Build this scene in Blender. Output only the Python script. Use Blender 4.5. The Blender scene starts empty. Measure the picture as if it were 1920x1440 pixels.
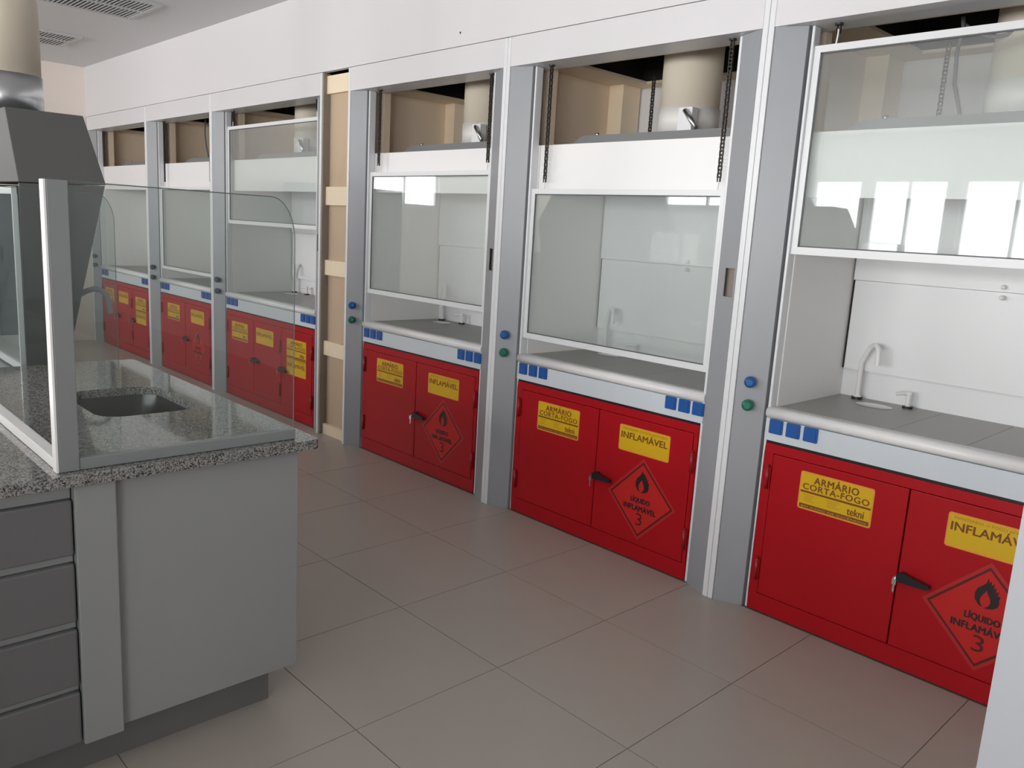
import bpy, bmesh, math, random
from mathutils import Vector, Matrix
from mathutils.geometry import tessellate_polygon

random.seed(7)
sc = bpy.context.scene
COL = sc.collection

# ------------------------------------------------------------------ camera
F_PX = 1524.52
RIGHT = Vector((0.6846211, 0.7266671, 0.0569990))
DOWN = Vector((0.1732899, -0.0863081, -0.9810818))
FWD = Vector((-0.7080004, 0.6815467, -0.1850124))
cam_d = bpy.data.cameras.new('camera')
cam_d.sensor_width = 36.0
cam_d.lens = F_PX / 1920.0 * 36.0
cam_d.clip_start = 0.05
cam = bpy.data.objects.new('camera', cam_d)
COL.objects.link(cam)
M = Matrix.Identity(4)
for i in range(3):
    M[i][0] = RIGHT[i]
    M[i][1] = -DOWN[i]
    M[i][2] = -FWD[i]
M[0][3], M[1][3], M[2][3] = 0.0, -3.12455, 1.57857
cam.matrix_world = M
sc.camera = cam

# ------------------------------------------------------------------ world, light, exposure
world = bpy.data.worlds.new('world')
sc.world = world
world.use_nodes = True
world.node_tree.nodes['Background'].inputs[0].default_value = (0.80, 0.90, 1.0, 1)
world.node_tree.nodes['Background'].inputs[1].default_value = 0.4
sc.view_settings.view_transform = 'Standard'
sc.view_settings.look = 'None'
sc.view_settings.exposure = 0.0
sc.view_settings.gamma = 1.0
sc.view_settings.use_curve_mapping = False

ROOM_X0, ROOM_X1 = -10.48, 7.60
ROOM_Y0, ROOM_Y1 = -8.0, 0.95
CEIL = 3.12
# window openings in the wall opposite the hoods: (x0, x1, z0, z1)
WIN_FRONT = [(-10.2, -8.5, 2.10, 2.98), (-8.3, -6.65, 2.10, 2.98), (-6.4, -5.0, 1.05, 2.55), (-4.9, -3.9, 1.05, 2.55),
             (-3.75, -2.5, 1.05, 2.55), (-2.3, -0.9, 1.05, 2.55), (-0.5, 0.9, 1.05, 2.55), (1.3, 2.7, 1.05, 2.55), (3.1, 4.5, 1.05, 2.55)]
# window openings in the far end wall: (y0, y1, z0, z1)
WIN_FAR = [(-5.05, -3.75, 1.85, 2.55)]
DAY = 50.0       # watts per square metre of window
def window_light(loc, rot, sx, sz):
    l = bpy.data.lights.new('daylight', 'AREA')
    l.shape = 'RECTANGLE'
    l.size, l.size_y = sx, sz
    l.energy = DAY * sx * sz
    l.color = (1.0, 0.985, 0.975)
    o = bpy.data.objects.new('daylight', l)
    COL.objects.link(o)
    o.location = loc
    o.rotation_euler = rot
for (a, b, c, d) in WIN_FRONT:
    window_light(((a + b) / 2, ROOM_Y0 - 0.14, (c + d) / 2), (math.radians(90), 0, 0), b - a, d - c)
for (a, b, c, d) in WIN_FAR:
    window_light((ROOM_X0 - 0.14, (a + b) / 2, (c + d) / 2), (math.radians(90), 0, math.radians(-90)), b - a, d - c)

# ------------------------------------------------------------------ materials
def new_mat(name):
    m = bpy.data.materials.new(name)
    m.use_nodes = True
    return m, m.node_tree.nodes, m.node_tree.links

def paint(name, col, rough=0.5, metal=0.0, var=0.04, scale=3.0, bump=0.0, bscale=200.0, spec=0.5, coat=0.0):
    """painted / plastic surface with a faint procedural unevenness"""
    m, n, l = new_mat(name)
    b = n['Principled BSDF']
    b.inputs['Roughness'].default_value = rough
    b.inputs['Metallic'].default_value = metal
    b.inputs['Specular IOR Level'].default_value = spec
    if coat:
        b.inputs['Coat Weight'].default_value = coat
        b.inputs['Coat Roughness'].default_value = 0.08
    tc = n.new('ShaderNodeTexCoord')
    nz = n.new('ShaderNodeTexNoise')
    nz.inputs['Scale'].default_value = scale
    nz.inputs['Detail'].default_value = 3.0
    l.new(tc.outputs['Object'], nz.inputs['Vector'])
    mx = n.new('ShaderNodeMix')
    mx.data_type = 'RGBA'
    c0 = [max(0, c * (1 - var)) for c in col] + [1]
    c1 = [min(1, c * (1 + var)) for c in col] + [1]
    mx.inputs['A'].default_value = c0
    mx.inputs['B'].default_value = c1
    l.new(nz.outputs['Fac'], mx.inputs['Factor'])
    l.new(mx.outputs['Result'], b.inputs['Base Color'])
    if bump:
        nb = n.new('ShaderNodeTexNoise')
        nb.inputs['Scale'].default_value = bscale
        l.new(tc.outputs['Object'], nb.inputs['Vector'])
        bp = n.new('ShaderNodeBump')
        bp.inputs['Strength'].default_value = bump
        bp.inputs['Distance'].default_value = 0.002
        l.new(nb.outputs['Fac'], bp.inputs['Height'])
        l.new(bp.outputs['Normal'], b.inputs['Normal'])
    return m

def glass(name, tint, ior=1.45, veil=0.0):
    m, n, l = new_mat(name)
    n.remove(n['Principled BSDF'])
    out = n['Material Output']
    tr = n.new('ShaderNodeBsdfTransparent')
    tr.inputs[0].default_value = tint + (1,)
    gl = n.new('ShaderNodeBsdfGlossy')
    gl.inputs['Roughness'].default_value = 0.015
    gl.inputs['Color'].default_value = (1, 1, 1, 1)
    fr = n.new('ShaderNodeFresnel')      # same reflectance entering and leaving the pane
    ge = n.new('ShaderNodeNewGeometry')
    mi = n.new('ShaderNodeMix')
    mi.inputs['A'].default_value = ior
    mi.inputs['B'].default_value = 1.0 / ior
    l.new(ge.outputs['Backfacing'], mi.inputs['Factor'])
    l.new(mi.outputs['Result'], fr.inputs['IOR'])
    mx = n.new('ShaderNodeMixShader')
    l.new(fr.outputs[0], mx.inputs[0])
    l.new(tr.outputs[0], mx.inputs[1])
    l.new(gl.outputs[0], mx.inputs[2])
    last = mx
    if veil:  # diffuse white standing in for a veil of reflected room light
        df = n.new('ShaderNodeBsdfDiffuse')
        df.inputs[0].default_value = (0.9, 0.93, 0.92, 1)
        m2 = n.new('ShaderNodeMixShader')
        m2.inputs[0].default_value = veil
        l.new(mx.outputs[0], m2.inputs[1])
        l.new(df.outputs[0], m2.inputs[2])
        last = m2
    l.new(last.outputs[0], out.inputs['Surface'])
    return m

def granite(name):
    m, n, l = new_mat(name)
    b = n['Principled BSDF']
    b.inputs['Roughness'].default_value = 0.05
    b.inputs['Specular IOR Level'].default_value = 0.7
    tc = n.new('ShaderNodeTexCoord')
    vo = n.new('ShaderNodeTexVoronoi')
    vo.inputs['Scale'].default_value = 300.0
    l.new(tc.outputs['Object'], vo.inputs['Vector'])
    sep = n.new('ShaderNodeSeparateColor')
    l.new(vo.outputs['Color'], sep.inputs[0])
    nz = n.new('ShaderNodeTexNoise')
    nz.inputs['Scale'].default_value = 60.0
    nz.inputs['Detail'].default_value = 4.0
    l.new(tc.outputs['Object'], nz.inputs['Vector'])
    ad = n.new('ShaderNodeMath')
    ad.operation = 'ADD'
    l.new(sep.outputs[0], ad.inputs[0])
    l.new(nz.outputs['Fac'], ad.inputs[1])
    cr = n.new('ShaderNodeValToRGB')
    e = cr.color_ramp.elements
    e[0].position = 0.42; e[0].color = (0.02, 0.021, 0.021, 1)
    e[1].position = 1.0; e[1].color = (0.34, 0.335, 0.32, 1)
    for p, c in ((0.56, (0.085, 0.085, 0.085)), (0.70, (0.17, 0.166, 0.16)), (0.85, (0.22, 0.215, 0.207))):
        x = e.new(min(p, 1.0)); x.color = c + (1,)
    hv = n.new('ShaderNodeMath'); hv.operation = 'MULTIPLY'; hv.inputs[1].default_value = 0.8
    l.new(ad.outputs[0], hv.inputs[0])
    l.new(hv.outputs[0], cr.inputs[0])
    l.new(cr.outputs[0], b.inputs['Base Color'])
    return m

MT = {}
MT['wall'] = paint('white_wall_paint', (0.75, 0.735, 0.75), 0.7, var=0.015, scale=0.8)
MT['peach'] = paint('peach_wall_paint', (0.92, 0.835, 0.77), 0.8, var=0.02, scale=0.8)
MT['ceiling'] = paint('ceiling_paint', (0.74, 0.745, 0.75), 0.8, var=0.015, scale=0.6)
MT['tile'] = paint('porcelain_tile', (0.44, 0.398, 0.358), 0.32, var=0.06, scale=2.2, spec=0.4)
MT['grout'] = paint('grout', (0.20, 0.175, 0.155), 0.9)
MT['jamb'] = paint('grey_jamb_paint', (0.34, 0.355, 0.38), 0.38, var=0.02)
MT['fascia'] = paint('fascia_paint', (0.74, 0.73, 0.75), 0.4, var=0.01)
MT['strip'] = paint('white_aluminium', (0.80, 0.82, 0.84), 0.3, var=0.01)
MT['white'] = paint('white_gloss_paint', (0.89, 0.89, 0.89), 0.3, var=0.01)
MT['dark_edge'] = paint('dark_reveal', (0.10, 0.105, 0.11), 0.5)
MT['panel'] = paint('control_panel_paint', (0.66, 0.72, 0.77), 0.35, var=0.01)
MT['liner'] = paint('liner_laminate', (0.90, 0.89, 0.875), 0.4, var=0.015)
MT['liner_back'] = paint('liner_white', (0.895, 0.905, 0.92), 0.35, var=0.012)
MT['worktop'] = paint('ceramic_worktop', (0.33, 0.325, 0.305), 0.38, var=0.03)
MT['red'] = paint('red_enamel', (0.42, 0.005, 0.011), 0.36, var=0.03, scale=5, spec=0.3)
MT['red_dark'] = paint('red_hinge', (0.33, 0.006, 0.010), 0.35)
MT['black'] = paint('black_plastic', (0.015, 0.015, 0.017), 0.35)
MT['void'] = paint('unlit_void_dark', (0.03, 0.028, 0.026), 0.9)
MT['blue'] = paint('blue_plastic', (0.012, 0.095, 0.36), 0.4)
MT['knob_blue'] = paint('blue_knob_plastic', (0.01, 0.10, 0.34), 0.25)
MT['knob_green'] = paint('green_knob_plastic', (0.012, 0.16, 0.095), 0.25)
MT['chrome'] = paint('chrome', (0.75, 0.75, 0.76), 0.15, metal=1.0)
MT['steel'] = paint('galvanised_steel', (0.62, 0.64, 0.66), 0.28, metal=1.0, var=0.08, scale=6)
MT['sink'] = paint('stainless_sink', (0.055, 0.058, 0.06), 0.22, metal=0.9)
MT['lid'] = paint('grey_metal_lid', (0.30, 0.31, 0.32), 0.45)
MT['gap_board'] = paint('tan_backing_board', (0.58, 0.445, 0.31), 0.75, var=0.05, scale=2.5)
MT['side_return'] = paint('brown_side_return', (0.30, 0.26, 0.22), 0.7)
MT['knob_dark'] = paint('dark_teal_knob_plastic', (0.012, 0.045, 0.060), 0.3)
MT['mdf'] = paint('beige_board', (0.80, 0.66, 0.51), 0.75, var=0.05, scale=2.5)
MT['batten'] = paint('pale_wood', (0.92, 0.78, 0.58), 0.65, var=0.06, scale=8)
MT['pvc'] = paint('beige_pvc_duct', (0.76, 0.69, 0.57), 0.4, var=0.02)
MT['pvc_white'] = paint('white_pvc', (0.80, 0.79, 0.77), 0.4)
MT['chain'] = paint('chain_steel', (0.07, 0.065, 0.06), 0.45, metal=0.6)
MT['cable'] = paint('grey_cable', (0.10, 0.105, 0.11), 0.5)
MT['yellow'] = paint('yellow_vinyl', (0.72, 0.44, 0.008), 0.4, var=0.02)
MT['yborder'] = paint('orange_vinyl_edge', (0.78, 0.30, 0.06), 0.4)
MT['brown_ink'] = paint('brown_ink', (0.20, 0.060, 0.004), 0.5)
MT['faint_ink'] = paint('faint_ink', (0.48, 0.27, 0.006), 0.5)
MT['diamond'] = paint('red_vinyl', (0.55, 0.022, 0.020), 0.4, var=0.02, spec=0.3)
MT['diamond_edge'] = paint('dark_red_vinyl', (0.45, 0.020, 0.022), 0.4)
MT['black_ink'] = paint('black_ink', (0.018, 0.008, 0.010), 0.5)
MT['maroon_ink'] = paint('maroon_ink', (0.10, 0.004, 0.004), 0.5)
MT['hood_grey'] = paint('dark_grey_hood_paint', (0.125, 0.126, 0.125), 0.6, var=0.03, spec=0.25)
MT['bench_white'] = paint('bench_laminate', (0.315, 0.33, 0.33), 0.4, var=0.015)
MT['post'] = paint('screen_frame_shaded', (0.25, 0.265, 0.268), 0.35, var=0.01)  # white frame darkened for the faces turned from the windows
MT['drawer'] = paint('grey_drawer_laminate', (0.155, 0.156, 0.160), 0.4, var=0.015)
MT['plinth'] = paint('plinth_grey', (0.16, 0.16, 0.155), 0.6)
MT['granite'] = granite('speckled_granite')
MT['glass'] = glass('sash_glass', (0.945, 0.965, 0.96), veil=0.09)
MT['clear_glass'] = glass('clear_glass', (0.88, 0.91, 0.90), veil=0.02)
MT['glass_edge'] = paint('glass_edge_green', (0.16, 0.20, 0.19), 0.15)
MT['grille'] = paint('grille_aluminium', (0.55, 0.56, 0.57), 0.4)
MT['grille_dark'] = paint('grille_inside', (0.05, 0.05, 0.052), 0.8)

# ------------------------------------------------------------------ mesh helpers
class MB:
    def __init__(s):
        s.v, s.f, s.m, s.sm = [], [], [], []
    def add(s, vs, fs, m=0, smooth=False):
        o = len(s.v)
        s.v += [tuple(p) for p in vs]
        for f in fs:
            s.f.append(tuple(i + o for i in f)); s.m.append(m); s.sm.append(smooth)
        return s
    def box(s, x0, x1, y0, y1, z0, z1, m=0):
        vs = [(x, y, z) for z in (z0, z1) for y in (y0, y1) for x in (x0, x1)]
        return s.add(vs, [(0, 2, 3, 1), (4, 5, 7, 6), (0, 1, 5, 4), (2, 6, 7, 3), (0, 4, 6, 2), (1, 3, 7, 5)], m)
    def prism(s, poly, a, b, axis='z', m=0, smooth=False):
        """extrude a convex or simple polygon along an axis. poly is (x,y) for z, (y,z) for x, (x,z) for y"""
        def P(p, t):
            return {'z': (p[0], p[1], t), 'x': (t, p[0], p[1]), 'y': (p[0], t, p[1])}[axis]
        k = len(poly)
        vs = [P(p, a) for p in poly] + [P(p, b) for p in poly]
        tris = tessellate_polygon([[Vector((p[0], p[1], 0)) for p in poly]])
        s.add(vs, [tuple(t) for t in tris] + [tuple(i + k for i in t) for t in tris], m)
        s.add(vs, [(i, (i + 1) % k, (i + 1) % k + k, i + k) for i in range(k)], m, smooth)
        return s
    def hole_plate(s, outer, inner, z0, z1, m=0):
        vs2 = [Vector((p[0], p[1], 0)) for p in outer]
        vi = [Vector((p[0], p[1], 0)) for p in inner]
        tris = tessellate_polygon([vs2, vi])
        al = list(outer) + list(inner)
        k = len(al); no = len(outer); ni = len(inner)
        vs = [(p[0], p[1], z0) for p in al] + [(p[0], p[1], z1) for p in al]
        fs = [tuple(t) for t in tris] + [tuple(i + k for i in t) for t in tris]
        fs += [(i, (i + 1) % no, (i + 1) % no + k, i + k) for i in range(no)]
        fs += [(no + i, no + (i + 1) % ni, no + (i + 1) % ni + k, no + i + k) for i in range(ni)]
        return s.add(vs, fs, m)
    def cyl(s, p0, p1, r, seg=16, r2=None, m=0, caps=True):
        p0, p1 = Vector(p0), Vector(p1)
        d = (p1 - p0).normalized()
        u = d.orthogonal().normalized(); w = d.cross(u)
        r2 = r if r2 is None else r2
        vs = []
        for c, rr in ((p0, r), (p1, r2)):
            for i in range(seg):
                a = 2 * math.pi * i / seg
                vs.append(c + (u * math.cos(a) + w * math.sin(a)) * rr)
        s.add(vs, [(i, (i + 1) % seg, (i + 1) % seg + seg, i + seg) for i in range(seg)], m, True)
        if caps:
            s.add(vs, [tuple(range(seg))[::-1], tuple(range(seg, 2 * seg))], m)
        return s
    def tube(s, pts, r, seg=8, m=0, caps=True, closed=False):
        pts = [Vector(p) for p in pts]
        n = len(pts)
        vs = []
        u = None
        for i, p in enumerate(pts):
            if closed:
                t = (pts[(i + 1) % n] - pts[i - 1]).normalized()
            else:
                t = (pts[min(i + 1, n - 1)] - pts[max(i - 1, 0)]).normalized()
            if u is None:
                u = t.orthogonal().normalized()
            u = (u - t * u.dot(t)).normalized()
            w = t.cross(u)
            for k in range(seg):
                a = 2 * math.pi * k / seg
                vs.append(p + (u * math.cos(a) + w * math.sin(a)) * r)
        fs = []
        for i in range(n if closed else n - 1):
            j = (i + 1) % n
            for k in range(seg):
                fs.append((i * seg + k, i * seg + (k + 1) % seg, j * seg + (k + 1) % seg, j * seg + k))
        s.add(vs, fs, m, True)
        if caps and not closed:
            s.add(vs, [tuple(range(seg))[::-1], tuple(range((n - 1) * seg, n * seg))], m)
        return s
    def sphere(s, c, r, seg=14, rings=8, m=0, sc_=(1, 1, 1)):
        vs = []
        for i in range(rings + 1):
            t = math.pi * i / rings
            for k in range(seg):
                a = 2 * math.pi * k / seg
                vs.append((c[0] + r * sc_[0] * math.sin(t) * math.cos(a), c[1] + r * sc_[1] * math.sin(t) * math.sin(a),
                           c[2] + r * sc_[2] * math.cos(t)))
        fs = [(i * seg + k, i * seg + (k + 1) % seg, (i + 1) * seg + (k + 1) % seg, (i + 1) * seg + k)
              for i in range(rings) for k in range(seg)]
        return s.add(vs, fs, m, True)
    def mesh(s, name, mats, fix=True):
        me = bpy.data.meshes.new(name)
        me.from_pydata(s.v, [], s.f)
        for k in (mats if isinstance(mats, (list, tuple)) else [mats]):
            me.materials.append(MT[k])
        for p, mi, smm in zip(me.polygons, s.m, s.sm):
            p.material_index = mi
            p.use_smooth = smm
        if fix:
            bm = bmesh.new(); bm.from_mesh(me)
            bmesh.ops.remove_doubles(bm, verts=bm.verts, dist=1e-6)
            bmesh.ops.recalc_face_normals(bm, faces=bm.faces)
            bm.to_mesh(me); bm.free()
        return me
    def build(s, name, mats, parent=None, loc=(0, 0, 0), bevel=0, fix=True):
        o = bpy.data.objects.new(name, s.mesh(name, mats, fix))
        COL.objects.link(o)
        o.parent = parent
        o.location = loc
        if bevel:
            add_bevel(o, bevel)
        return o

def add_bevel(o, w, seg=2):
    b = o.modifiers.new('bevel', 'BEVEL')
    b.width = w; b.segments = seg; b.limit_method = 'ANGLE'; b.angle_limit = math.radians(40)

def inst(name, me, parent, loc=(0, 0, 0), rot=(0, 0, 0)):
    o = bpy.data.objects.new(name, me)
    COL.objects.link(o)
    o.parent = parent; o.location = loc; o.rotation_euler = rot
    return o

def empty(name, loc, label, cat, group=None):
    o = bpy.data.objects.new(name, None)
    o.empty_display_size = 0.1
    COL.objects.link(o)
    o.location = loc
    tag(o, label, cat, group)
    return o

def tag(o, label, cat, group=None):
    o['label'] = label; o['category'] = cat
    if group: o['group'] = group
    return o

def struct(o, label=None, cat=None):
    o['kind'] = 'structure'
    if label: o['label'] = label
    if cat: o['category'] = cat
    return o

def round_rect(x0, x1, y0, y1, r, n=5):
    pts = []
    for cx, cy, a0 in ((x1 - r, y0 + r, -90), (x1 - r, y1 - r, 0), (x0 + r, y1 - r, 90), (x0 + r, y0 + r, 180)):
        for i in range(n + 1):
            a = math.radians(a0 + 90 * i / n)
            pts.append((cx + r * math.cos(a), cy + r * math.sin(a)))
    return pts

def ellipse(cx, cy, a, b, n=28):
    return [(cx + a * math.cos(2 * math.pi * i / n), cy + b * math.sin(2 * math.pi * i / n)) for i in range(n)]

def arc(c, r, a0, a1, n, f):
    return [f(c[0] + r * math.cos(math.radians(a0 + (a1 - a0) * i / n)), c[1] + r * math.sin(math.radians(a0 + (a1 - a0) * i / n)))
            for i in range(n + 1)]

# lettering -> flat triangles in (u, v)
_txt = {}
def text_geo(body, bold=0.0, spacing=1.0):
    key = (body, bold, spacing)
    if key in _txt: return _txt[key]
    cu = bpy.data.curves.new('lettering', 'FONT')
    cu.body = body; cu.size = 1.0; cu.offset = bold; cu.space_character = spacing
    cu.resolution_u = 3
    ob = bpy.data.objects.new('lettering', cu)
    COL.objects.link(ob)
    dg = bpy.context.evaluated_depsgraph_get()
    me = bpy.data.meshes.new_from_object(ob.evaluated_get(dg))
    vs = [(v.co.x, v.co.y) for v in me.vertices]
    fs = [tuple(p.vertices) for p in me.polygons]
    bpy.data.objects.remove(ob); bpy.data.curves.remove(cu); bpy.data.meshes.remove(me)
    x0 = min(p[0] for p in vs); x1 = max(p[0] for p in vs); y0 = min(p[1] for p in vs); y1 = max(p[1] for p in vs)
    _txt[key] = (vs, fs, x0, x1, y0, y1)
    return _txt[key]

def put_text(mb, body, u0, u1, v0, v1, lift, m, bold=0.0, spacing=1.0):
    vs, fs, x0, x1, y0, y1 = text_geo(body, 0.0, spacing)
    P = [(u0 + (p[0] - x0) / (x1 - x0) * (u1 - u0), -lift, v0 + (p[1] - y0) / (y1 - y0) * (v1 - v0)) for p in vs]
    mb.add(P, fs, m)
    if bold:
        for k, (du, dv) in enumerate(((-1, 0), (1, 0), (0, 1), (0, -1))):
            w = bold * (v1 - v0)
            mb.add([(p[0] + du * w, p[1] - 0.00008 * (k + 1), p[2] + dv * w * 0.6) for p in P], fs, m)

def put_poly(mb, poly, lift, m):
    t = tessellate_polygon([[Vector((p[0], p[1], 0)) for p in poly]])
    mb.add([(p[0], -lift, p[1]) for p in poly], [tuple(x) for x in t], m)

def put_rect(mb, u0, u1, v0, v1, lift, m):
    put_poly(mb, [(u0, v0), (u1, v0), (u1, v1), (u0, v1)], lift, m)

# ------------------------------------------------------------------ the room
HF = -0.055        # front plane of the hood strips and fascia
SEAM = 2.578
# floor slab (shows as grout between the tiles)
fl = MB().box(ROOM_X0 - 0.2, ROOM_X1 + 0.2, ROOM_Y0 - 0.2, ROOM_Y1 + 0.2, -0.2, -0.0025).build('floor', 'grout')
struct(fl)
TP = 0.6072; TX = -1.3645; TY = -1.2160; J = 0.0017
tile_me = None
rest = MB()
for i in range(-15, 15):
    for k in range(-11, 2):
        x0, y0 = TX + i * TP, TY + k * TP
        if x0 < -10.5 or x0 > 7.4: continue
        if i <= 3 and k >= -4:
            if tile_me is None:
                tb = MB().box(J, TP - J, J, TP - J, -0.010, 0)
                tile_me = tb.mesh('tile', 'tile')
            inst('tile', tile_me, fl, (x0, y0, 0.0004 * random.random() - 0.0004))
        else:
            rest.box(x0 + J, x0 + TP - J, y0 + J, y0 + TP - J, -0.010, 0)
ro = rest.build('tile_field', 'tile', fl)
ro['kind'] = 'stuff'

struct(MB().box(ROOM_X0 - 0.2, ROOM_X1 + 0.2, ROOM_Y0 - 0.2, ROOM_Y1 + 0.2, CEIL, CEIL + 0.15).build('ceiling', 'ceiling'))
struct(MB().box(ROOM_X0, ROOM_X1, ROOM_Y1, ROOM_Y1 + 0.15, 0, CEIL).build('wall_back', 'wall'))
up = struct(MB().box(ROOM_X0, ROOM_X1, HF, HF + 0.04, SEAM + 0.003, CEIL).build('wall_upper', 'wall'))
for (x, z) in ((-3.77, 2.652), (-2.755, 2.685), (-2.63, 2.69)):
    MB().cyl((x, HF, z), (x, HF - 0.002, z), 0.006, 10).build('screw', 'chain', up)

def wall_with_openings(name, mat, axis, plane0, plane1, a0, a1, openings):
    mb = MB()
    def B(p, q, z0, z1):
        if q - p < 1e-4 or z1 - z0 < 1e-4: return
        if axis == 'y': mb.box(p, q, plane0, plane1, z0, z1)
        else: mb.box(plane0, plane1, p, q, z0, z1)
    cur = a0
    for (p, q, z0, z1) in sorted(openings):
        B(cur, p, 0, CEIL); B(p, q, 0, z0); B(p, q, z1, CEIL); cur = q
    B(cur, a1, 0, CEIL)
    return struct(mb.build(name, mat))
wall_with_openings('wall_front', 'wall', 'y', ROOM_Y0 - 0.12, ROOM_Y0, ROOM_X0, ROOM_X1, WIN_FRONT)
wall_with_openings('wall_left', 'peach', 'x', ROOM_X0 - 0.12, ROOM_X0, ROOM_Y0, ROOM_Y1, WIN_FAR)
struct(MB().box(ROOM_X1, ROOM_X1 + 0.12, ROOM_Y0, ROOM_Y1, 0, CEIL).build('wall_entry', 'wall'))
wn = 0
for ax, lst in (('y', WIN_FRONT), ('x', WIN_FAR)):
    for (p, q, z0, z1) in lst:
        wn += 1
        mb = MB()
        pl = ROOM_Y0 if ax == 'y' else ROOM_X0
        def B(a, b, c, d):
            if ax == 'y': mb.box(a, b, pl - 0.09, pl - 0.04, c, d)
            else: mb.box(pl - 0.09, pl - 0.04, a, b, c, d)
        B(p, p + 0.05, z0, z1); B(q - 0.05, q, z0, z1); B(p + 0.05, q - 0.05, z0, z0 + 0.05); B(p + 0.05, q - 0.05, z1 - 0.05, z1)
        m_ = (p + q) / 2
        B(m_ - 0.02, m_ + 0.02, z0 + 0.05, z1 - 0.05)
        struct(mb.build('window_%d' % wn, 'strip'))
# white partition end beside the camera on the right
struct(MB().box(-0.224, 0.35, -2.12, -2.02, 0, CEIL).build('wall_right', 'jamb'))

# unfinished bay between two hoods
GX0, GX1 = -5.262, -4.925
gap = struct(MB().box(GX0, GX1, 0.010, 0.030, 0, SEAM - 0.01).build('trim_1', 'gap_board'))
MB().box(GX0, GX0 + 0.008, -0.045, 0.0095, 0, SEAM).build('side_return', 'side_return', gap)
for (z0, z1) in ((0.0, 0.078), (0.600, 0.705), (1.187, 1.295), (1.682, 1.810), (2.440, 2.560)):
    MB().box(GX0 + 0.0085, GX1 - 0.002, -0.020, 0.0095, z0, z1).build('batten', 'batten', gap, bevel=0.002)

# ceiling grilles
def vent(x0, x1, y0, y1, label):
    t = empty('ceiling_vent', ((x0 + x1) / 2, (y0 + y1) / 2, CEIL), label, 'vent', 'ceiling vents')
    w, h = (x1 - x0) / 2, (y1 - y0) / 2
    MB().box(-w, w, -h, h, -0.003, -0.0005).build('backing', 'grille_dark', t)
    fr = MB()
    for (a, b, c, d) in ((-w - .03, w + .03, -h - .03, -h), (-w - .03, w + .03, h, h + .03), (-w - .03, -w, -h, h), (w, w + .03, -h, h)):
        fr.box(a, b, c, d, -0.018, -0.0005)
    fr.build('frame', 'grille', t)
    MB().box(-0.02, 0.02, -h, h, -0.016, -0.004).build('centre_bar', 'grille', t)
    sl = MB()
    n = int(2 * h / 0.030)
    for i in range(n):
        y = -h + (i + 0.5) * 2 * h / n
        sl.box(-w, -0.02, y - 0.0042, y + 0.0042, -0.014, -0.004)
        sl.box(0.02, w, y - 0.0042, y + 0.0042, -0.014, -0.004)
    s_ = sl.build('slats', 'grille', t)
    s_['kind'] = 'stuff'
vent(-7.38, -6.74, -1.95, -0.615, 'grey slatted ceiling grille nearer the camera, cut by the top edge')
vent(-9.28, -8.67, -1.95, -0.625, 'smaller looking ceiling grille beside the beige duct, farther away')

# ------------------------------------------------------------------ stickers
def sticker_base(mb, w, h, r=0.01):
    put_poly(mb, round_rect(-w / 2, w / 2, -h / 2, h / 2, r), 0.0006, 0)
    e = 0.005
    put_poly(mb, round_rect(-w / 2 + e, w / 2 - e, -h / 2 + e, h / 2 - e, r * .7), 0.0010, 1)
def sticker_cabinet():
    mb = MB(); w, h = 0.305, 0.160
    sticker_base(mb, w, h)
    L = 0.0014
    put_text(mb, 'ARMÁRIO', -0.092, 0.092, 0.036, 0.072, L, 2, 0.035, 1.12)
    put_text(mb, 'CORTA-FOGO', -0.137, 0.137, 0.006, 0.031, L, 2, 0.04, 1.1)
    put_rect(mb, -w / 2 + 0.007, w / 2 - 0.007, -0.008, 0.000, L, 2)
    put_rect(mb, -w / 2 + 0.008, w / 2 - 0.008, -0.073, -0.056, L, 2)
    put_text(mb, 'EM CASO DE INCÊNDIO', -0.135, 0.135, -0.069, -0.061, L + .0004, 1, 0.0)
    for k in range(4):
        put_rect(mb, -0.130 + 0.004 * (k % 2), -0.085 - 0.006 * (k % 3), -0.019 - k * 0.008, -0.0165 - k * 0.008, L, 3)
        put_rect(mb, -0.030, 0.022 - 0.008 * (k % 3), -0.018 - k * 0.008, -0.0155 - k * 0.008, L, 3)
    put_text(mb, 'tekni', 0.055, 0.122, -0.050, -0.020, L, 2, 0.03)
    return mb.mesh('cabinet_sticker', ['yborder', 'yellow', 'brown_ink', 'faint_ink'], fix=False)
def sticker_flammable():
    mb = MB(); w, h = 0.305, 0.130
    sticker_base(mb, w, h)
    L = 0.0014
    put_text(mb, 'MANTENHA O FOGO AFASTADO', -0.130, 0.135, 0.043, 0.054, L, 3, 0.03)
    put_text(mb, 'INFLAMÁVEL', -0.138, 0.138, 0.000, 0.040, L, 2, 0.03, 1.02)
    return mb.mesh('flammable_sticker', ['yborder', 'yellow', 'brown_ink', 'faint_ink'], fix=False)
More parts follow.
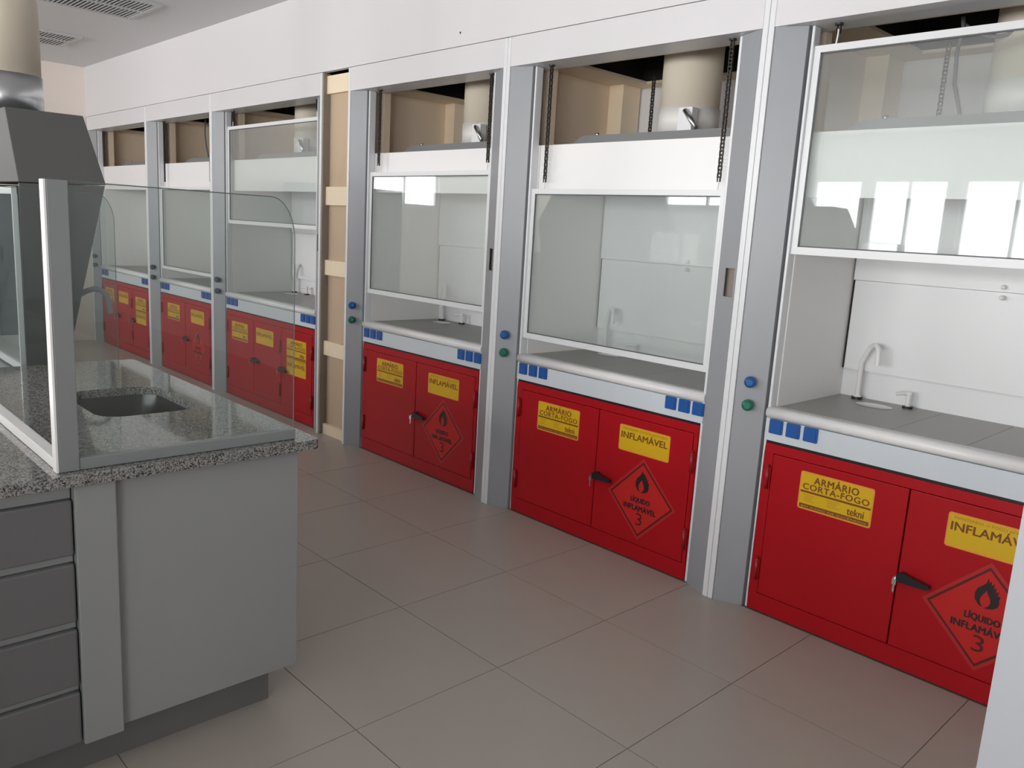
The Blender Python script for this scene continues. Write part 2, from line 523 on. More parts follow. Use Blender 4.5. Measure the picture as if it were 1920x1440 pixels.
def sticker_diamond():
    mb = MB()
    def dia(a): return [(-a, 0), (0, -a), (a, 0), (0, a)]
    put_poly(mb, dia(0.208), 0.0006, 1)
    put_poly(mb, dia(0.190), 0.0010, 2)
    put_poly(mb, dia(0.178), 0.0013, 0)
    L = 0.0018
    fl_ = [(0, -.60), (-.28, -.52), (-.47, -.30), (-.50, -.02), (-.42, .22), (-.24, .40), (-.12, .54), (-.05, .80), (0, .58),
           (.07, .70), (.10, .50), (.20, .62), (.20, .38), (.30, .46), (.30, .22), (.42, .34), (.38, .10), (.50, .14), (.46, -.08),
           (.50, -.20), (.44, -.40), (.27, -.54)]
    s = 0.082
    put_poly(mb, [(0.004 + p[0] * s, 0.085 + p[1] * s) for p in fl_], L, 3)
    inn = [(-.02, -.58), (-.16, -.46), (-.22, -.26), (-.16, -.06), (-.06, .10), (-.02, .22), (.06, .06), (.16, -.10), (.20, -.28), (.14, -.46)]
    put_poly(mb, [(0.000 + p[0] * s, 0.085 + p[1] * s) for p in inn], L + .0004, 0)
    put_text(mb, 'LÍQUIDO', -0.058, 0.058, -0.022, 0.014, L, 3, 0.05, 1.05)
    put_text(mb, 'INFLAMÁVEL', -0.098, 0.098, -0.060, -0.026, L, 3, 0.05, 1.05)
    put_text(mb, '3', -0.020, 0.020, -0.132, -0.070, L, 4, 0.0)
    return mb.mesh('flame_sticker', ['diamond', 'diamond_edge', 'maroon_ink', 'black_ink', 'maroon_ink'], fix=False)
ST_CAB, ST_FLAM, ST_DIA = sticker_cabinet(), sticker_flammable(), sticker_diamond()

# ------------------------------------------------------------------ shared small meshes
OUTLET_ME = None
def outlet_mesh():
    mb = MB()
    mb.prism(round_rect(-0.030, 0.030, -0.030, 0.030, 0.004, 3), -0.007, 0.0, 'y')
    mb.prism(round_rect(-0.023, 0.023, -0.023, 0.023, 0.003, 2), -0.009, -0.007, 'y')
    return mb.mesh('outlet', 'blue')
OUTLET_ME = outlet_mesh()
def knob_mesh(mat):
    mb = MB()
    mb.cyl((0, 0, 0), (0, -0.006, 0), 0.018, 18)
    mb.cyl((0, -0.006, 0), (0, -0.016, 0), 0.010, 14)
    prof = [(0.019, -0.016), (0.024, -0.020), (0.0245, -0.030), (0.021, -0.038), (0.013, -0.0425)]
    for (r0, y0), (r1, y1) in zip(prof, prof[1:]):
        mb.cyl((0, y0, 0), (0, y1, 0), r0, 18, r1, caps=False)
    mb.add([(0.019 * math.cos(2 * math.pi * i / 18), -0.016, 0.019 * math.sin(2 * math.pi * i / 18)) for i in range(18)], [tuple(range(18))])
    mb.add([(0.013 * math.cos(2 * math.pi * i / 18), -0.0425, 0.013 * math.sin(2 * math.pi * i / 18)) for i in range(18)], [tuple(range(18))])
    for i in range(14):
        a = 2 * math.pi * i / 14
        mb.cyl((0.0235 * math.cos(a), -0.0195, 0.0235 * math.sin(a)), (0.0225 * math.cos(a), -0.033, 0.0225 * math.sin(a)), 0.0026, 6)
    return mb.mesh('knob', mat, fix=False)
KNOB = {'b': knob_mesh('knob_blue'), 'g': knob_mesh('knob_green'), 'd': knob_mesh('knob_dark')}
def hinge_mesh():
    mb = MB()
    mb.cyl((0, -0.006, -0.05), (0, -0.006, 0.05), 0.0085, 10)
    mb.cyl((0, -0.006, 0.05), (0, -0.006, 0.056), 0.006, 10)
    mb.box(-0.013, 0.013, -0.003, 0.001, -0.045, 0.045)
    return mb.mesh('hinge', 'red_dark')
HINGE_ME = hinge_mesh()
def handle_mesh():
    mb = MB()
    mb.cyl((0.012, 0.002, 0.016), (0.012, -0.022, 0.016), 0.016, 16)
    lev = [(-0.004, 0.000), (0.010, -0.004), (0.110, -0.001), (0.116, 0.006), (0.114, 0.015), (0.060, 0.024), (0.012, 0.034), (-0.004, 0.026)]
    mb.prism(lev, -0.034, -0.018, 'y')
    return mb.mesh('handle', 'black')
HANDLE_ME = handle_mesh()
def lock_mesh():
    mb = MB()
    mb.cyl((0, 0.0, 0), (0, -0.016, 0), 0.0105, 14)
    mb.cyl((0, -0.016, 0), (0, -0.019, 0), 0.007, 12)
    mb.prism(round_rect(-0.008, 0.008, -0.020, 0.004, 0.004, 3), -0.030, -0.027, 'y')
    mb.box(-0.0025, 0.0025, -0.029, -0.018, -0.004, 0.004)
    mb.prism([(-0.004, -0.022), (0.004, -0.022), (0.003, -0.050), (-0.003, -0.052)], -0.028, -0.026, 'y')
    return mb.mesh('lock_and_key', 'chrome')
LOCK_ME = lock_mesh()

def chain(mb, x, y, z0, z1, pitch=0.0158):
    """a roller chain hanging straight down: two rows of plates joined by pins"""
    z = z1; i = 0
    while z - pitch > z0:
        o = 0.0078 if i % 2 else 0.0062
        for sx in (-1, 1):
            mb.box(x + sx * o - 0.0010, x + sx * o + 0.0010, y - 0.0055, y + 0.0055, z - pitch - 0.004, z + 0.004)
        mb.cyl((x - 0.0085, y, z), (x + 0.0085, y, z), 0.0042, 6)
        z -= pitch; i += 1
    return mb

# ------------------------------------------------------------------ fume hood on the wall
GROUP_H = 'wall fume hoods'
GROUP_C = 'red flammable cabinets'
WT = 0.905
def fume_hood(s, W, sash, label, cable=False, duct=True):
    t = empty('fume_hood', (s, 0, 0), label, 'fume hood', GROUP_H)
    xl, xr = 0.157, W - 0.151
    # edge strips running floor to seam
    for a in (0.001, W - 0.026):
        MB().box(a, a + 0.025, HF, HF + 0.028, 0, SEAM).build('edge_strip', 'strip', t, bevel=0.003)
    # left jamb, slanted back towards the opening
    jl = MB().prism([(0.0305, -0.052), (0.144, 0.001), (0.144, 0.030), (0.0305, 0.030)], 0, 2.43, 'z').build('jamb', 'jamb', t)
    MB().box(0.0262, 0.0302, -0.044, 0.03, 0, 2.43).box(0.1445, 0.156, 0.032, 0.05, 0, 2.43).build('reveal', 'dark_edge', t)
    ang = math.atan2(0.056, 0.127)
    for z, c in ((1.008, 'b'), (0.908, 'g')):
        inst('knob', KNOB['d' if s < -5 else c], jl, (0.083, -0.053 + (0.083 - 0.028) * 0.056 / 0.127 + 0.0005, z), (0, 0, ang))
    # right jamb with an open switch cut-out
    P0, P1 = Vector((W - 0.028, -0.053)), Vector((W - 0.150, 0.003))
    nrm = Vector((-(P1 - P0).y, (P1 - P0).x)).normalized()
    if nrm.y < 0: nrm = -nrm
    def seg(mb, t0, t1, z0, z1, th=0.004, off=0.0):
        a, b = P0.lerp(P1, t0) + nrm * off, P0.lerp(P1, t1) + nrm * off
        mb.prism([tuple(a), tuple(b), tuple(b + nrm * th), tuple(a + nrm * th)], z0, z1, 'z')
    jr = MB()
    seg(jr, 0, 1, 0, 1.352); seg(jr, 0, 1, 1.474, 2.43); seg(jr, 0, 0.09, 1.352, 1.474); seg(jr, 0.62, 1, 1.352, 1.474)
    jr.box(W - 0.150, W - 0.146, 0.003, 0.03, 0, 2.43)
    jr = jr.build('jamb', 'jamb', t)
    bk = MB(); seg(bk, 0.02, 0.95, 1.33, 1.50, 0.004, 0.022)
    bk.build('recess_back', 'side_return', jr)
    # sash tracks / white trims
    MB().box(0.1545, 0.1665, 0.008, 0.0585, 0, 2.43).build('track', 'strip', t, bevel=0.004)
    MB().box(W - 0.165, W - 0.1505, 0.006, 0.058, 0, 2.43).build('track', 'strip', t, bevel=0.004)
    # fascia and soffit
    MB().box(0.027, W - 0.027, HF + 0.002, HF + 0.02, 2.43, SEAM).build('fascia', 'fascia', t)
    MB().box(0.027, W - 0.027, HF + 0.021, 0.125, 2.431, 2.441).build('soffit', 'strip', t)
    # worktop slabs, first one with an oval cup sink
    cuts = [xl, 0.640, 0.915, xr]
    cx, cy = 0.395, 0.505
    for i in range(3):
        a, b = cuts[i] + 0.001, cuts[i + 1] - 0.001
        mb = MB()
        if i == 0:
            mb.hole_plate([(a, 0.055), (b, 0.055), (b, 0.655), (a, 0.655)], ellipse(cx, cy, 0.075, 0.050), WT - 0.03, WT)
        else:
            mb.box(a, b, 0.055, 0.655, WT - 0.03, WT)
        mb.build('worktop_tile', 'worktop', t)
    cup = MB()
    rim = ellipse(cx, cy, 0.080, 0.055, 28); inn = ellipse(cx, cy, 0.070, 0.046, 28); low = ellipse(cx, cy, 0.050, 0.030, 28)
    vs = [(p[0], p[1], WT + 0.0015) for p in rim] + [(p[0], p[1], WT + 0.003) for p in inn] + [(p[0], p[1], WT - 0.028) for p in low]
    fs = [(i, (i + 1) % 28, 28 + (i + 1) % 28, 28 + i) for i in range(28)] + [(28 + i, 28 + (i + 1) % 28, 56 + (i + 1) % 28, 56 + i) for i in range(28)]
    fs.append(tuple(range(56, 84)))
    cup.add(vs, fs, 0, True)
    cup.build('cup_sink', 'white', t, fix=False)
    # rounded white worktop nosing
    prof = [(0.056, WT + 0.004)] + arc((0.016, WT - 0.0195), 0.0235, 90, 270, 10, lambda y, z: (y, z)) + [(0.056, WT - 0.043)]
    MB().prism(prof, xl - 0.0, xr, 'x', smooth=True).build('worktop_edge', 'white', t)
    # service panel with outlets
    pn = MB().box(xl + 0.001, xr - 0.001, 0.002, 0.020, 0.768, WT - 0.044).build('service_panel', 'panel', t)
    for k in range(3):
        inst('outlet', OUTLET_ME, pn, (0.208 + 0.0770 * k, 0.002, 0.831))
        inst('outlet', OUTLET_ME, pn, (W - 0.330 + 0.0755 * k, 0.002, 0.831))
    # liner
    MB().box(xl + 0.002, xl + 0.014, 0.059, 0.655, WT, 2.035).build('side_liner', 'liner', t)
    MB().box(xr - 0.014, xr - 0.002, 0.059, 0.655, WT, 2.035).build('side_liner', 'liner', t)
    MB().box(xl + 0.002, xr - 0.002, 0.656, 0.668, WT - 0.03, 2.035).build('back_liner', 'liner_back', t)
    MB().box(xl + 0.026, xr - 0.026, 0.628, 0.640, 1.035, 1.445).build('rear_baffle', 'liner_back', t)
    MB().box(xl + 0.022, xr - 0.022, 0.618, 0.630, 1.447, 2.00).build('rear_baffle', 'liner_back', t)
    MB().box(xl + 0.0145, xl + 0.022, 0.634, 0.655, 1.035, 2.03).build('baffle_gap', 'void', t)
    for z in (1.467, 1.424):
        MB().cyl((0.80, 0.628, z), (0.80, 0.600, z), 0.011, 14, 0.009).sphere((0.80, 0.600, z), 0.010, 12, 6).build('baffle_knob', 'white', t, fix=False)
    MB().box(xl + 0.002, xr - 0.002, 0.070, 0.082, 1.780, 2.036).build('front_baffle', 'white', t)
    MB().box(xl + 0.014, xr - 0.014, 0.083, 0.655, 2.022, 2.034).build('liner_top', 'liner', t)
    # faucet and gas valve
    fx, fy = 0.275, 0.600
    fa = MB()
    fa.cyl((fx, fy, WT), (fx, fy, WT + 0.012), 0.024, 18, m=1)
    fa.cyl((fx, fy, WT + 0.012), (fx, fy, WT + 0.020), 0.019, 18, 0.014)
    pts = [(fx, fy, WT + 0.012), (fx, fy, WT + 0.17)]
    for i in range(1, 6):
        a = i / 6
        pts.append((fx + 0.065 * a, fy - 0.035 * a, WT + 0.17 + 0.090 * math.sin(a * math.pi / 2)))
    pts += [(fx + 0.075, fy - 0.045, WT + 0.262), (fx + 0.090, fy - 0.055, WT + 0.250), (fx + 0.094, fy - 0.058, WT + 0.215), (fx + 0.095, fy - 0.059, WT + 0.175)]
    fa.tube(pts, 0.0115, 10)
    fa.build('faucet', ['white', 'black'], t, fix=False)
    vx, vy = 0.503, 0.600
    va = MB()
    va.cyl((vx, vy, WT), (vx, vy, WT + 0.010), 0.022, 18, m=1)
    va.cyl((vx, vy, WT + 0.010), (vx, vy, WT + 0.062), 0.011, 14)
    va.tube([(vx, vy, WT + 0.064), (vx - 0.02, vy - 0.012, WT + 0.066), (vx - 0.045, vy - 0.03, WT + 0.060)], 0.008, 8)
    va.sphere((vx, vy, WT + 0.064), 0.013, 12, 8)
    va.build('valve', ['white', 'black'], t, fix=False)
    # upper service space: boards, studs, dark opening above, duct
    MB().box(0.032, 0.044, 0.126, 0.915, 2.02, 2.455).build('side_board', 'mdf', t)
    MB().box(W - 0.044, W - 0.032, 0.126, 0.915, 2.02, 2.455).build('side_board', 'mdf', t)
    MB().box(0.032, W - 0.032, 0.916, 0.928, 1.95, 2.455).build('rear_board', 'wall', t)
    MB().hole_plate([(0.032, 0.126), (W - 0.032, 0.126), (W - 0.032, 0.928), (0.032, 0.928)],
                    [(0.27, 0.235), (W - 0.25, 0.235), (W - 0.25, 0.80), (0.27, 0.80)], 2.456, 2.470).build('ceiling_board', 'batten', t)
    vo = MB()  # near-black box, paints the unlit space above the hood
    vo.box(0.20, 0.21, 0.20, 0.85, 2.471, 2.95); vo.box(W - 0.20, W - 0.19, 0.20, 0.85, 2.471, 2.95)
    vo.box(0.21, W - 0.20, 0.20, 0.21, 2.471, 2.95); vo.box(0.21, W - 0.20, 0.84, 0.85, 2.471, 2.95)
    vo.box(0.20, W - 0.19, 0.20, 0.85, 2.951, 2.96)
    vo.build('void_shade', 'void', t)
    MB().box(0.045, 0.150, 0.740, 0.900, 2.037, 2.455).build('stud', 'batten', t)
    MB().box(0.045, 0.150, 0.135, 0.185, 2.037, 2.455).build('stud', 'mdf', t)
    MB().box(W - 0.150, W - 0.045, 0.740, 0.900, 2.037, 2.455).build('stud', 'batten', t)
    # grey metal lid over the liner
    x0, x1, y0, y1 = 0.20, W - 0.20, 0.22, 0.645
    ld = MB()
    ld.add([(x0, y0, 2.036), (x1, y0, 2.036), (x1, y1, 2.036), (x0, y1, 2.036),
            (x0 + 0.08, y0 + 0.05, 2.104), (x1 - 0.08, y0 + 0.05, 2.104), (x1 - 0.08, y1 - 0.03, 2.104), (x0 + 0.08, y1 - 0.03, 2.104)],
           [(0, 3, 2, 1), (4, 5, 6, 7), (0, 1, 5, 4), (1, 2, 6, 5), (2, 3, 7, 6), (3, 0, 4, 7)])
    ld.build('lid', 'lid', t)
    MB().cyl((0.36, 0.30, 2.104), (0.36, 0.30, 2.118), 0.012, 10).build('lid_fixing', 'chrome', t)
    dx, dy = 0.825, 0.46
    MB().cyl((dx, dy, 2.225), (dx, dy, 2.94), 0.148, 36).build('duct', 'pvc', t)
    co = MB().cyl((dx, dy, 2.105), (dx, dy, 2.232), 0.153, 36).build('duct_collar', 'pvc_white', t)
    MB().box(dx + 0.055, dx + 0.135, dy - 0.165, dy - 0.118, 2.106, 2.215).build('damper_bracket', 'strip', co)
    MB().cyl((dx + 0.10, dy - 0.178, 2.200), (dx + 0.180, dy - 0.190, 2.112), 0.012, 10).build('damper_lever', 'steel', co)
    ch = chain(MB(), 0.43, 0.66, 2.04, 2.456).build('chain', 'chain', t, fix=False)
    # sash
    if sash is not None:
        zb, zt = sash, sash + 0.805
        sx0, sx1 = 0.1675, W - 0.1665
        w = 0.026
        ys, ye = 0.022, 0.044
        fr = MB()
        fr.box(sx0, sx1, ys, ye, zb, zb + w + 0.004); fr.box(sx0, sx1, ys, ye, zt - w, zt)
        fr.box(sx0, sx0 + w, ys, ye, zb + w + 0.004, zt - w); fr.box(sx1 - w, sx1, ys, ye, zb + w + 0.004, zt - w)
        so = fr.build('sash', 'strip', t)
        MB().box(sx0 + w, sx1 - w, 0.030, 0.036, zb + w + 0.004, zt - w).build('glass_pane', 'glass', so)
        g = MB(); q = 0.005
        g.box(sx0 + w, sx0 + w + q, ys + 0.003, 0.0295, zb + w + 0.004, zt - w); g.box(sx0 + w, sx1 - w, ys + 0.003, 0.0295, zb + w + 0.004, zb + w + 0.004 + q)
        g.box(sx0 + w, sx1 - w, ys + 0.003, 0.0295, zt - w - q, zt - w)
        g.build('gasket', 'dark_edge', so)
        for cxn in (0.250, W - 0.215):
            c_ = MB()
            if zt + 0.05 < 2.42:
                chain(c_, cxn, 0.033, zt + 0.035, 2.428)
            else:
                chain(c_, cxn, 0.033, zt + 0.012, 2.428)
            c_.cyl((cxn, 0.033, 2.424), (cxn, 0.033, 2.4305), 0.016, 12)
            c_.tube([(cxn, 0.033, zt + 0.055), (cxn, 0.033, zt + 0.03), (cxn - 0.003, 0.033, zt)], 0.0035, 6, m=1)
            c_.build('chain', ['chain', 'white'], t, fix=False)
    if cable:
        pts = [(0.60, 0.30, 2.46), (0.61, 0.29, 2.42), (0.60, 0.29, 2.33), (0.605, 0.30, 2.22), (0.64, 0.31, 2.10)]
        cb = MB().tube(pts, 0.008, 8)
        lo = [(0.60 + 0.30 * u, 0.30 + 0.05 * u, 2.44 - 0.06 * math.sin(math.pi * min(1, u * 1.25))) for u in [i / 10 for i in range(11)]]
        cb.tube(lo, 0.007, 8)
        cb.build('cable', 'cable', t, fix=False)
    return t

# ------------------------------------------------------------------ red flammable-storage cabinet
def red_cabinet(s, W, doors, label, diamond=True):
    t = empty('safety_cabinet', (s, 0, 0), label, 'cabinet', GROUP_C)
    x0, x1 = 0.1685, W - 0.167
    z0, z1 = 0.004, 0.756
    dz0, dz1 = 0.084, 0.716
    f = MB()
    f.box(x0, x1, 0.002, 0.030, dz1, z1); f.box(x0, x1, 0.002, 0.030, z0, dz0)
    f.box(x0, x0 + 0.040, 0.002, 0.030, dz0, dz1); f.box(x1 - 0.022, x1, 0.002, 0.030, dz0, dz1)
    f.box(x0, x1, 0.030, 0.560, z0, z1)
    f.build('body', 'red', t, bevel=0.0015)
    MB().box(x0, x1, 0.006, 0.03, 0.7565, 0.7675).build('shadow_gap', 'black', t)
    a, b = x0 + 0.040, x1 - 0.022
    w = (b - a) / doors
    objs = []
    for i in range(doors):
        d = MB().box(a + i * w + 0.0028, a + (i + 1) * w - 0.0028, -0.0005, 0.026, dz0 + 0.003, dz1 - 0.003).build('door', 'red', t, bevel=0.0025)
        objs.append(d)
    Y = -0.0005
    def hinges(d, x, zs):
        for z in zs: inst('hinge', HINGE_ME, d, (x, -0.001, z))
    hinges(objs[0], a - 0.012, (0.610, 0.195))
    if doors == 2:
        hinges(objs[1], b + 0.006, (0.580, 0.205))
        inst('handle', HANDLE_ME, objs[1], (a + w + 0.012, Y, 0.362))
        inst('lock_and_key', LOCK_ME, objs[1], (a + w - 0.006 + 0.012, Y - 0.012, 0.366))
        inst('sticker', ST_CAB, objs[0], (0.495, Y, 0.598))
        inst('sticker', ST_FLAM, objs[1], (1.068, Y, 0.607))
        if diamond:
            inst('sticker', ST_DIA, objs[1], (1.078, Y, 0.320))
    else:
        hinges(objs[1], a + 2 * w - 0.014, (0.560, 0.205)); hinges(objs[2], b + 0.006, (0.575, 0.195))
        for k in (1, 2):
            inst('handle', HANDLE_ME, objs[k], (a + k * w + 0.012, Y, 0.372))
            inst('lock_and_key', LOCK_ME, objs[k], (a + k * w + 0.006, Y - 0.012, 0.376))
        inst('sticker', ST_CAB, objs[0], (0.430, Y, 0.588))
        inst('sticker', ST_FLAM, objs[1], (0.888, Y, 0.598))
        inst('sticker', ST_CAB, objs[2], (1.415, Y, 0.566))
        inst('sticker', ST_FLAM, objs[2], (1.415, Y, 0.424))
    return t

WS, WL = 1.525, 1.825
HOODS = [  # left edge, width, sash bottom, doors, cable, hood label, cabinet label
    (-10.465, 1.830, None, 3, False, 'farthest fume hood against the end wall, opening clear with no sash showing',
     'red three-door cabinet under the farthest hood, beside the end wall'),
    (-8.635, 1.530, 1.004, 2, True, 'second fume hood from the end wall, glass sash lowered nearly to the worktop',
     'red two-door cabinet second from the end wall, seen through the bench glass'),
    (-7.105, 1.843, 1.502, 3, False, 'wide fume hood left of the bare wooden bay, glass sash half raised',
     'red three-door cabinet left of the bare wooden bay, with a double-height yellow sticker'),
    (-4.925, 1.555, 1.103, 2, False, 'fume hood right of the bare wooden bay, sash stopped above a small white faucet',
     'red two-door cabinet directly right of the bare wooden bay'),
    (-3.370, 1.532, 1.000, 2, False, 'middle fume hood with large closed sash, between the bay-side hood and nearest hood',
     'red two-door cabinet under the middle hood, second from the right edge'),
    (-1.838, WS, 1.550, 2, True, 'nearest fume hood at right, sash raised high, curved faucet inside',
     'nearest red two-door cabinet at right, large flame sticker cut by white wall edge'),
]
for (s, W, sash, doors, cable, la, lb) in HOODS:
    fume_hood(s, W, sash, la, cable)
    red_cabinet(s, W, doors, lb)

# ------------------------------------------------------------------ island bench
BX0, BX1 = -3.860, -2.200          # granite extent
BY0, BY1 = -3.300, -1.830
GZ = 0.900
bench = empty('lab_bench', ((BX0 + BX1) / 2, (BY0 + BY1) / 2, 0), 'grey island bench with speckled granite top, drawers and inset sink', 'bench')
bo = Vector(bench.location)
def rel(mb):
    mb.v = [(p[0] - bo.x, p[1] - bo.y, p[2]) for p in mb.v]
    return mb
SX0, SX1, SY0, SY1 = -3.245, -2.775, -2.300, -1.965
top = rel(MB().hole_plate(round_rect(BX0, BX1, BY0, BY1, 0.02, 4), round_rect(SX0, SX1, SY0, SY1, 0.085, 7), 0.868, GZ)).build('granite_top', 'granite', bench)
add_bevel(top, 0.012, 3)
sk = MB()
ring = round_rect(SX0 - 0.012, SX1 + 0.012, SY0 - 0.012, SY1 + 0.012, 0.095, 7)
low = round_rect(SX0 + 0.02, SX1 - 0.02, SY0 + 0.02, SY1 - 0.02, 0.08, 7)
k = len(ring)
sk.add([(p[0], p[1], 0.867) for p in ring] + [(p[0], p[1], 0.70) for p in low], [(i, (i + 1) % k, k + (i + 1) % k, k + i) for i in range(k)], 0, True)
sk.add([(p[0], p[1], 0.70) for p in low], [tuple(range(k))])
rel(sk).build('sink_bowl', 'sink', bench, fix=False)
CX = -2.240
ca = MB()   # hollow carcass so that the bowl sits inside
ca.box(BX0 + 0.03, CX - 0.020, -3.05, -3.03, 0.13, 0.866)
ca.box(BX0 + 0.03, CX - 0.020, -1.905, -1.887, 0.13, 0.866)
ca.box(BX0 + 0.03, BX0 + 0.05, -3.03, -1.905, 0.13, 0.866)
ca.box(CX - 0.040, CX - 0.020, -3.03, -1.905, 0.13, 0.866)
ca.box(BX0 + 0.05, CX - 0.040, -3.03, -1.905, 0.13, 0.15)
rel(ca).build('carcass', 'bench_white', bench)
rel(MB().box(CX - 0.0195, CX - 0.002, -2.434, -1.884, 0.128, 0.866)).build('end_panel', 'bench_white', bench, bevel=0.002)
rel(MB().box(CX - 0.0195, CX + 0.020, -2.537, -2.4345, 0.120, 0.866)).build('filler_panel', 'bench_white', bench, bevel=0.003)
rel(MB().box(BX0 + 0.10, CX - 0.060, -2.98, -1.955, 0.0, 0.129)).build('plinth', 'plinth', bench)
for (z0, z1) in ((0.672, 0.826), (0.484, 0.650), (0.298, 0.462), (0.124, 0.278)):
    d = rel(MB().box(CX - 0.0192, CX + 0.012, -3.045, -2.541, z0, z1)).build('drawer', 'drawer', bench, bevel=0.006)
for z0, z1 in ((0.827, 0.866), (0.651, 0.671), (0.463, 0.483), (0.279, 0.297)):
    rel(MB().box(CX - 0.0193, CX - 0.006, -3.045, -2.541, z0, z1)).build('finger_groove', 'bench_white', bench)

# glass screen standing on the bench
PX = -2.238
scr = empty('glass_screen', (PX, -2.2, GZ), 'clear glass screen with white corner post standing on the granite bench', 'glass screen')
bo = Vector(scr.location)
def relz(mb):
    mb.v = [(p[0] - bo.x, p[1] - bo.y, p[2] - bo.z) for p in mb.v]
    return mb
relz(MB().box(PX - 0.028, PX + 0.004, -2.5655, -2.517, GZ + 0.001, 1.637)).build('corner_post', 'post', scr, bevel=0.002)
relz(MB().box(PX - 0.028, PX + 0.004, -2.5725, -2.566, GZ + 0.001, 1.637)).build('post_lit_face', 'white', scr, bevel=0.001)  # white strip painting the post's window-lit face
relz(MB().box(PX - 0.026, PX + 0.002, -2.5165, -1.897, GZ + 0.001, 0.932)).build('bottom_rail', 'post', scr, bevel=0.002)
relz(MB().box(BX0 + 0.004, PX - 0.0285, -2.568, -2.535, GZ + 0.001, 0.930)).build('sill_rail', 'white', scr, bevel=0.002)
def pane_poly(y0, y1, z0, z1, r, n=10):
    return [(y0, z0), (y1, z0)] + [(y1 - r[0] + r[0] * math.cos(a), z1 - r[1] + r[1] * math.sin(a)) for a in [math.pi / 2 * i / n for i in range(n + 1)]] + [(y0, z1)]
pp = pane_poly(-2.5165, -1.897, 0.9325, 1.636, (0.075, 0.125))
relz(MB().prism(pp, PX - 0.016, PX - 0.009, 'x')).build('glass_pane', 'clear_glass', scr)
pp2 = pane_poly(-2.534, -1.897, GZ + 0.001, 1.636, (0.075, 0.125))
relz(MB().prism(pp2, -3.858, -3.851, 'x')).build('glass_pane', 'clear_glass', scr)
def edge_line(poly, x0, x1):
    mb = MB()
    pts = poly[1:]      # right side, corner and top
    mb.tube([((x0 + x1) / 2, p[0], p[1]) for p in pts], (x1 - x0) / 2 * 0.45, 6)
    return mb
relz(edge_line(pp, PX - 0.016, PX - 0.009)).build('glass_edge', 'glass_edge', scr, fix=False)
relz(edge_line(pp2, -3.858, -3.851)).build('glass_edge', 'glass_edge', scr, fix=False)

# ------------------------------------------------------------------ island extraction hood with duct
HX, HX1 = -3.885, -5.10
isl = empty('extraction_hood', ((HX + HX1) / 2, -2.2, 0), 'dark grey tapered extraction hood with beige duct behind the granite bench', 'extraction hood')
bo = Vector(isl.location)
def relh(mb):
    mb.v = [(p[0] - bo.x, p[1] - bo.y, p[2] - bo.z) for p in mb.v]
    return mb
prof = [(-2.256, 0.86), (-2.250, 1.655), (-1.921, 1.668), (-2.108, 0.86)]
relh(MB().prism(prof, HX - 0.018, HX, 'x')).build('end_panel', 'hood_grey', isl)
relh(MB().prism(prof, HX1, HX1 + 0.018, 'x')).build('end_panel', 'hood_grey', isl)
relh(MB().prism([(-1.921, 1.668), (-2.108, 0.86), (-2.128, 0.86), (-1.941, 1.664)], HX1 + 0.019, HX - 0.019, 'x')).build('rear_panel', 'hood_grey', isl)
relh(MB().box(HX1, HX, -2.75, -2.108, 0.12, 0.858)).build('base_cabinet', 'bench_white', isl)
relh(MB().box(HX1 + 0.05, HX - 0.05, -2.70, -2.15, 0.0, 0.119)).build('base_plinth', 'plinth', isl)
cn = MB()
b0 = [(HX, -2.252, 1.660), (HX, -1.915, 1.672), (HX1, -1.915, 1.672), (HX1, -2.252, 1.660)]
t0 = [(HX - 0.165, -2.252, 1.966), (HX - 0.165, -1.950, 1.968), (HX1 + 0.165, -1.950, 1.968), (HX1 + 0.165, -2.252, 1.966)]
cn.add(b0 + t0, [(0, 1, 2, 3), (4, 5, 6, 7), (0, 1, 5, 4), (1, 2, 6, 5), (2, 3, 7, 6), (3, 0, 4, 7)])
relh(cn).build('canopy', 'hood_grey', isl, bevel=0.003)
DXc, DYc = -4.50, -2.145
relh(MB().cyl((DXc, DYc, 1.95), (DXc, DYc, 2.150), 0.152, 36)).build('duct_collar', 'steel', isl)
relh(MB().cyl((DXc, DYc, 2.145), (DXc, DYc, CEIL - 0.002), 0.146, 36)).build('duct', 'pvc', isl)
fs = MB()
fs.box(HX1 + 0.02, HX - 0.02, -2.276, -2.2565, 1.610, 1.640); fs.box(HX1 + 0.02, HX - 0.02, -2.276, -2.2565, 0.87, 0.90)
fs.box(HX - 0.026, HX - 0.012, -2.276, -2.2565, 0.90, 1.61); fs.box(HX1 + 0.02, HX1 + 0.034, -2.276, -2.2565, 0.90, 1.61)
so = relh(fs).build('front_sash', 'strip', isl)
relh(MB().box(HX1 + 0.035, HX - 0.027, -2.270, -2.264, 0.901, 1.609)).build('glass_pane', 'clear_glass', so)
tp = [(-3.96, -2.08, 1.15), (-3.96, -2.04, 1.175), (-3.96, -1.99, 1.205), (-3.96, -1.955, 1.215), (-3.96, -1.925, 1.205), (-3.96, -1.905, 1.18), (-3.96, -1.897, 1.14), (-3.96, -1.893, 1.10)]
relh(MB().tube(tp, 0.0125, 10)).build('spout', 'jamb', isl, fix=False)

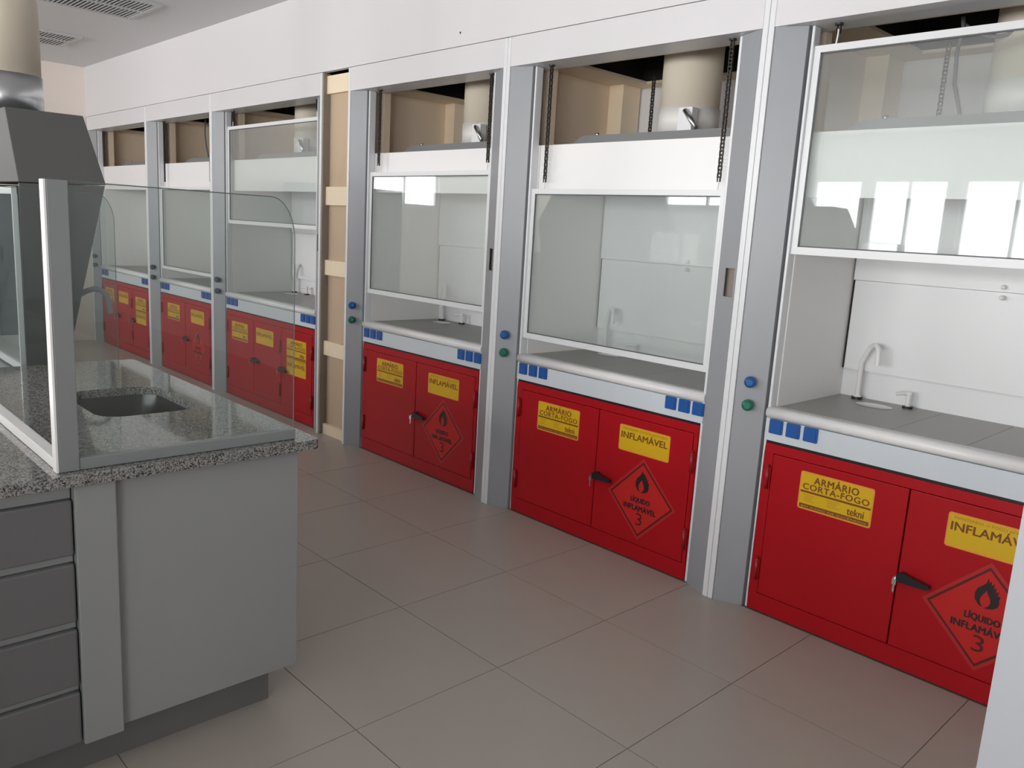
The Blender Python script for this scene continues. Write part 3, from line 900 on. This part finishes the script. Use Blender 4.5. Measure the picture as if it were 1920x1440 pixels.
# ------------------------------------------------------------------ unseen benches added to block low window light; second island hood
def add_shade_bench(x0, x1, label):
    t = empty('shade_bench', ((x0 + x1) / 2, -4.45, 0), label, 'bench', 'benches added to block window light')
    w = (x1 - x0) / 2
    MB().box(-w + 0.03, w - 0.03, -0.42, 0.42, 0.12, 0.868).build('carcass', 'bench_white', t)
    MB().box(-w + 0.10, w - 0.10, -0.36, 0.36, 0.0, 0.119).build('plinth', 'plinth', t)
    MB().box(-w, w, -0.45, 0.45, 0.8685, 0.900).build('granite_top', 'granite', t, bevel=0.008)
    MB().box(-w + 0.05, w - 0.05, -0.012, 0.012, 0.901, 1.300).build('divider', 'bench_white', t)
    MB().box(-w + 0.05, w - 0.05, -0.16, 0.16, 1.3005, 1.325).build('shelf', 'bench_white', t)
add_shade_bench(-8.2, -4.75, 'long unseen grey bench added to block low window light, left of the second hood')
add_shade_bench(-3.3, -1.1, 'short unseen grey bench added to block low window light, right of the second hood')
add_shade_bench(0.3, 6.6, 'unseen grey bench added to block low window light, near the entry wall')
def copy_tree(o, parent=None):
    c_ = o.copy(); COL.objects.link(c_); c_.parent = parent
    for ch in list(o.children): copy_tree(ch, c_)
    return c_
h2 = copy_tree(isl)
h2.location = (-4.02, -4.50, 0)
tag(h2, 'second grey extraction hood, seen only as a dark reflection in the raised sash glass', 'extraction hood')

# unseen dark cupboard added to darken what the island hood's sash reflects
cb = empty('reflection_cupboard', (ROOM_X0 + 0.28, -3.15, 0), 'added blue-grey cupboard at the end wall, out of view, darkening a sash reflection', 'cupboard')
MT['cupboard'] = paint('blue_grey_laminate', (0.10, 0.135, 0.15), 0.5, var=0.02)
MB().box(-0.27, 0.25, -0.80, 0.80, 0.10, 2.05).build('body', 'cupboard', cb)
MB().box(-0.27, 0.20, -0.77, 0.77, 0.0, 0.099).build('plinth', 'plinth', cb)
for k in range(3):
    d = MB().box(0.2505, 0.270, -0.80 + k * 0.5333 + 0.003, -0.80 + (k + 1) * 0.5333 - 0.003, 0.11, 2.04).build('door', 'cupboard', cb, bevel=0.002)
    MB().box(0.2705, 0.290, -0.80 + (k + 1) * 0.5333 - 0.06, -0.80 + (k + 1) * 0.5333 - 0.045, 0.95, 1.12).build('handle', 'chrome', d, bevel=0.002)
